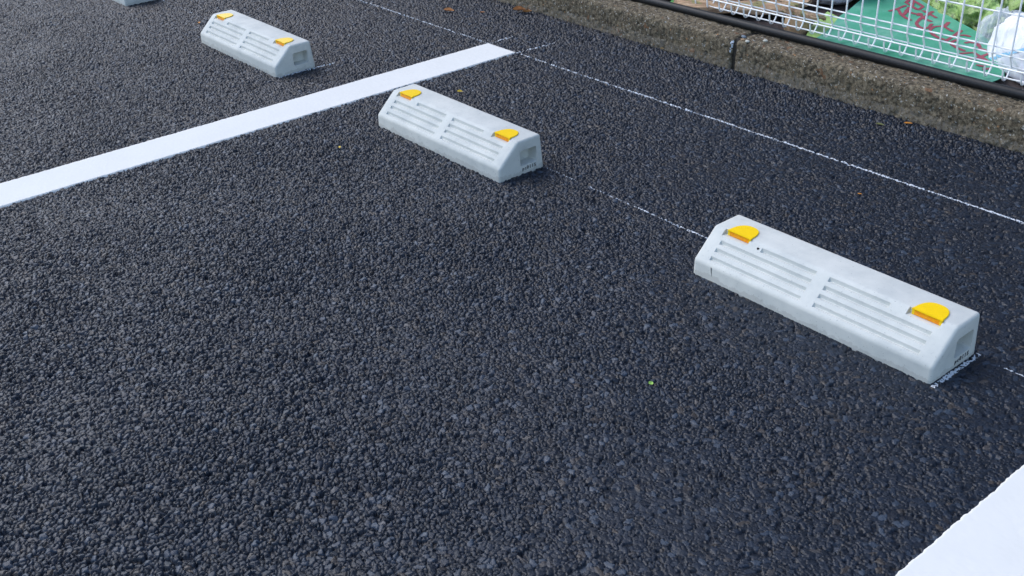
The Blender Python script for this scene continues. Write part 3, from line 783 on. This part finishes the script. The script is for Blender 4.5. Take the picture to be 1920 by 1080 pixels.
# blue stripe drawn on the white bag is added after the bag is shaped
def stripe_on(obj, plane_pt, plane_no, w, parent, mm):
    me = obj.data; n = np.array(plane_no, float); n /= np.linalg.norm(n)
    bm = bmesh.new(); bm.from_mesh(me)
    for s in (-w, w):
        bmesh.ops.bisect_plane(bm, geom=bm.verts[:] + bm.edges[:] + bm.faces[:], plane_co=Vector(np.array(plane_pt) + n * s), plane_no=Vector(n))
    kill = [f for f in bm.faces if abs((np.array(f.calc_center_median()) - plane_pt) @ n) > w]
    bmesh.ops.delete(bm, geom=kill, context='FACES')
    bm.normal_update()
    for v in bm.verts: v.co += v.normal * .0012
    sm = bpy.data.meshes.new('blue_stripe'); bm.to_mesh(sm); bm.free(); sm.materials.clear(); sm.materials.append(mm); smooth(sm)
    return link('blue_stripe', sm, parent)
stripe_on(wb, (-.33, 1.46, .150), (-.42, .25, 1.0), .0045, wb, BLUE)

# weathered bark and wood
BARK, nt, p = mat('weathered_bark')
tc = nt.nodes.new('ShaderNodeTexCoord'); mp = nt.nodes.new('ShaderNodeMapping'); mp.inputs['Scale'].default_value = (1, 5, 5)
nt.links.new(tc.outputs['Object'], mp.inputs[0])
g = noise(nt, 14, 6, .7, vec=mp.outputs[0])
c = ramp(nt, g, [(.3, (.20, .115, .065)), (.5, (.45, .29, .17)), (.7, (.62, .46, .30))])
c = mixc(nt, math_(nt, 'MULTIPLY', math_(nt, 'GREATER_THAN', noise(nt, 16, 3), .62), .55), c, (.22, .27, .07))
c = mixc(nt, math_(nt, 'GREATER_THAN', noise(nt, 60, 4, .8), .63), c, (.035, .02, .015))
nt.links.new(c, p.inputs['Base Color']); p.inputs['Roughness'].default_value = .85
nt.links.new(bump(nt, g, .7, .01), p.inputs['Normal'])
def slab(name, L, Wd, th, curve, seed, label, loc, rot):
    """a curled strip of bark: ragged ends, thickness, cracks"""
    nu, nv = 60, 22
    u = np.linspace(-.5, .5, nu)[:, None]; v = np.linspace(-.5, .5, nv)[None, :]
    x = u * L + .03 * (vnoise(v * 9 + 5 + 0 * u, 0 * u + 0 * v + seed, seed) - .5) * np.abs(2 * u) ** 3
    y = v * Wd * (1 - .25 * np.abs(2 * u) ** 4) + .012 * (fbm(u * 6 + 9 + 0 * v, v * 0 + 0 * u + 1, seed + 2) - .5)
    z = curve * Wd * (1 - (2 * v) ** 2) + .010 * (fbm(u * 12 + 7 + 0 * v, v * 6 + 7 + 0 * u, seed + 3) - .5)
    z2 = z - th
    top = np.stack([x + 0 * v, y + 0 * u, z + 0 * u], -1).reshape(-1, 3); bot = np.stack([x + 0 * v, y + 0 * u, z2 + 0 * u], -1).reshape(-1, 3)
    q = grid_quads(nu, nv); n = nu * nv
    side = []
    per = [i * nv for i in range(nu)] + [(nu - 1) * nv + j for j in range(1, nv)] + [i * nv + nv - 1 for i in range(nu - 2, -1, -1)] + [j for j in range(nv - 2, 0, -1)]
    for a, b in zip(per, per[1:] + per[:1]): side.append([a, a + n, b + n, b])
    me = quads_mesh(name, np.concatenate([top, bot]), np.concatenate([q, q[:, ::-1] + n, np.array(side)]), BARK)
    try: me.set_sharp_from_angle(angle=rad(40))
    except Exception: pass
    o = link(name, me); o.location = loc; o.rotation_euler = rot
    return tag(o, label, 'bark piece', 'weathered bark and wood pieces')
slab('bark_piece', .44, .12, .016, .16, 101, 'long curled strip of brown bark with black cracks behind the cage', (-1.33, 1.405, .122), (rad(-6), rad(-2), rad(27)))
slab('bark_piece', .50, .10, .012, .12, 104, 'thin pale brown bark strip lying lowest, just behind the hose', (-1.66, 1.42, .115), (rad(6), rad(-2), rad(6)))
slab('bark_piece', .50, .13, .016, .14, 107, 'brown bark strip lying farthest back at the top of the photo', (-1.42, 1.56, .135), (rad(4), rad(2), rad(18)))
slab('bark_piece', .13, .075, .010, .10, 110, 'short tan bark chip resting on the upright wood block', (-1.035, 1.395, .157), (rad(-10), rad(8), rad(14)))
# short block of tan wood
bm = bmesh.new()
bmesh.ops.create_grid(bm, x_segments=1, y_segments=1, size=.001); bm.clear()
r = bmesh.ops.create_cube(bm, size=1.0)
bmesh.ops.subdivide_edges(bm, edges=bm.edges[:], cuts=7, use_grid_fill=True)
for v in bm.verts:
    x, y, z = v.co
    k = 1 - .12 * abs(z) * 2 + .10 * float(fbm(np.float64(x * 4 + 9), np.float64(y * 4 + z * 3 + 9), 120, 3) - .5)
    rr = 1 - .16 * (4 * x * x) * (4 * y * y)
    v.co = Vector((x * .088 * k * rr, y * .070 * k * rr, z * .062))
me = bpy.data.meshes.new('wood_block'); bm.to_mesh(me); bm.free(); me.materials.append(simple('tan_wood', (.52, .35, .20), .8, .2, 60, .35, 90, .5, .004)); smooth(me)
wbk = link('wood_block', me); wbk.location = (-1.045, 1.385, PZ + .026); wbk.rotation_euler = (0, 0, rad(4))
tag(wbk, 'short tan wood block left of the pale green offcut', 'wood block')
tag(link('green_strip', sheet_mesh('green_strip', [(-1.56, 1.30), (-1.40, 1.288), (-1.395, 1.35), (-1.44, 1.372), (-1.58, 1.345)], lambda x, y: .112 + .014 * sstep(1.29, 1.36, np.asarray(y)),
     simple('leaf_green_plastic', (.10, .30, .08), .45, .4, 20, .2))), 'narrow leaf-green plastic strip at the left end of the cage', 'plastic strip')

# ------------------------------------------------------------------ fallen leaves and pebbles
LEAFM = {k: simple('leaf_' + k, c, .6, .3, 90, .25) for k, c in dict(brown=(.42, .18, .06), orange=(.55, .22, .03), tan=(.45, .30, .14), olive=(.10, .11, .03), green=(.30, .50, .10), yellow=(.60, .42, .04)).items()}
def leaf(L, wr, curl, m, loc, rz, tilt, label, name='fallen_leaf', cat='leaf'):
    nu, nv = 14, 7
    u = np.linspace(0, 1, nu)[:, None]; v = np.linspace(-1, 1, nv)[None, :]
    w = wr * L * np.sin(np.pi * np.clip(u, .015, 1) ** .8) ** .9 * .5 + .0006
    x = (u - .5) * L + 0 * v; y = v * w; z = curl * L * (np.abs(v) ** 1.5 * np.sin(np.pi * u) * .45 + .9 * (u - .45) ** 2) + 0 * v
    P = np.stack([x, y, z], -1).reshape(-1, 3)
    Pb = P.copy(); Pb[:, 2] -= .0004
    q = grid_quads(nu, nv); n = nu * nv
    me = quads_mesh(name, np.concatenate([P, Pb]), np.concatenate([q, q[:, ::-1] + n]), m)
    o = link(name, me); o.location = loc; o.rotation_euler = (tilt, tilt * .4, rz)
    return tag(o, label, cat, 'fallen leaves on the asphalt')
leaf(.055, .42, .55, LEAFM['brown'], (-2.197, 1.100, .006), rad(70), rad(25), 'curled brown dry leaf against the kerb, left one of a touching pair')
leaf(.045, .34, .50, LEAFM['brown'], (-2.155, 1.108, .005), rad(20), rad(-15), 'curled brown dry leaf against the kerb, right one of a touching pair')
leaf(.045, .40, .45, LEAFM['brown'], (-2.414, .907, .004), rad(35), rad(20), 'lone curled brown leaf between the chalk line and the kerb')
leaf(.020, .35, .3, LEAFM['brown'], (-2.297, .991, .002), rad(45), rad(10), 'tiny brown leaf scrap left of the touching leaf pair')
leaf(.018, .45, .5, LEAFM['tan'], (-1.436, 1.133, .004), rad(80), rad(30), 'tiny tan leaf scrap standing at the foot of the kerb')
leaf(.024, .32, .2, LEAFM['orange'], (-.430, 1.116, .002), rad(40), rad(8), 'small orange leaf at the foot of the kerb below the cage')
leaf(.026, .36, .2, LEAFM['olive'], (-.483, 1.054, .001), rad(10), rad(6), 'small dull olive leaf near the foot of the kerb')
leaf(.011, .75, .3, LEAFM['green'], (-.028, -.383, .002), rad(100), rad(15), 'bright green leaf bit alone on the open asphalt in front')
leaf(.010, .4, .2, LEAFM['orange'], (-.248, .613, .001), rad(30), rad(6), 'orange leaf speck just in front of the long chalk line')
leaf(.018, .5, .4, LEAFM['yellow'], (-1.611, .354, .003), rad(50), rad(20), 'small yellow-green leaf behind the clean wheel stop')
leaf(.012, .5, .3, LEAFM['yellow'], (-1.488, -.187, .002), rad(-20), rad(10), 'tiny yellow leaf bit left of the clean wheel stop')
leaf(.016, .6, .3, LEAFM['orange'], (-3.052, .102, .003), rad(-20), rad(10), 'tiny orange leaf bit left of the wheel stop in the next bay')
def pebble(r, m, loc, seed, label):
    nu, nv = 10, 14
    th = np.linspace(.05, np.pi - .05, nu)[:, None]; ph = np.linspace(0, 2 * np.pi, nv, endpoint=False)[None, :]
    x = np.sin(th) * np.cos(ph); y = np.sin(th) * np.sin(ph); z = np.cos(th) + 0 * ph
    k = .8 + .5 * vnoise(x * 1.6 + 5, y * 1.6 + z + 5, seed)
    me = quads_mesh('pebble', np.stack([x * r * k * 1.3, y * r * k, z * r * k * .7], -1).reshape(-1, 3), grid_quads(nu, nv, True)[:, ::-1], m)
    o = link('pebble', me); o.location = loc
    return tag(o, label, 'pebble', 'pebbles on the kerb')
PB = [simple('pebble_grey', (.16, .19, .22), .8, .3, 60, .2), simple('pebble_tan', (.30, .20, .12), .8, .3, 60, .2), simple('pebble_pale', (.45, .44, .38), .8, .3, 60, .1)]
pebble(.0075, PB[0], (-1.108, 1.180, KZ + .002), 1, 'blue-grey pebble on the kerb top beside the joint')
pebble(.0065, PB[1], (-1.095, 1.160, KZ - .001), 2, 'brown pebble on the kerb edge beside the joint')
pebble(.0060, PB[2], (-1.075, 1.158, KZ - .001), 3, 'flat pale pebble on the kerb edge right of the joint')
pebble(.0060, PB[2], (-1.030, 1.195, KZ + .002), 4, 'pale pebble on the kerb top between the joint and the hose')
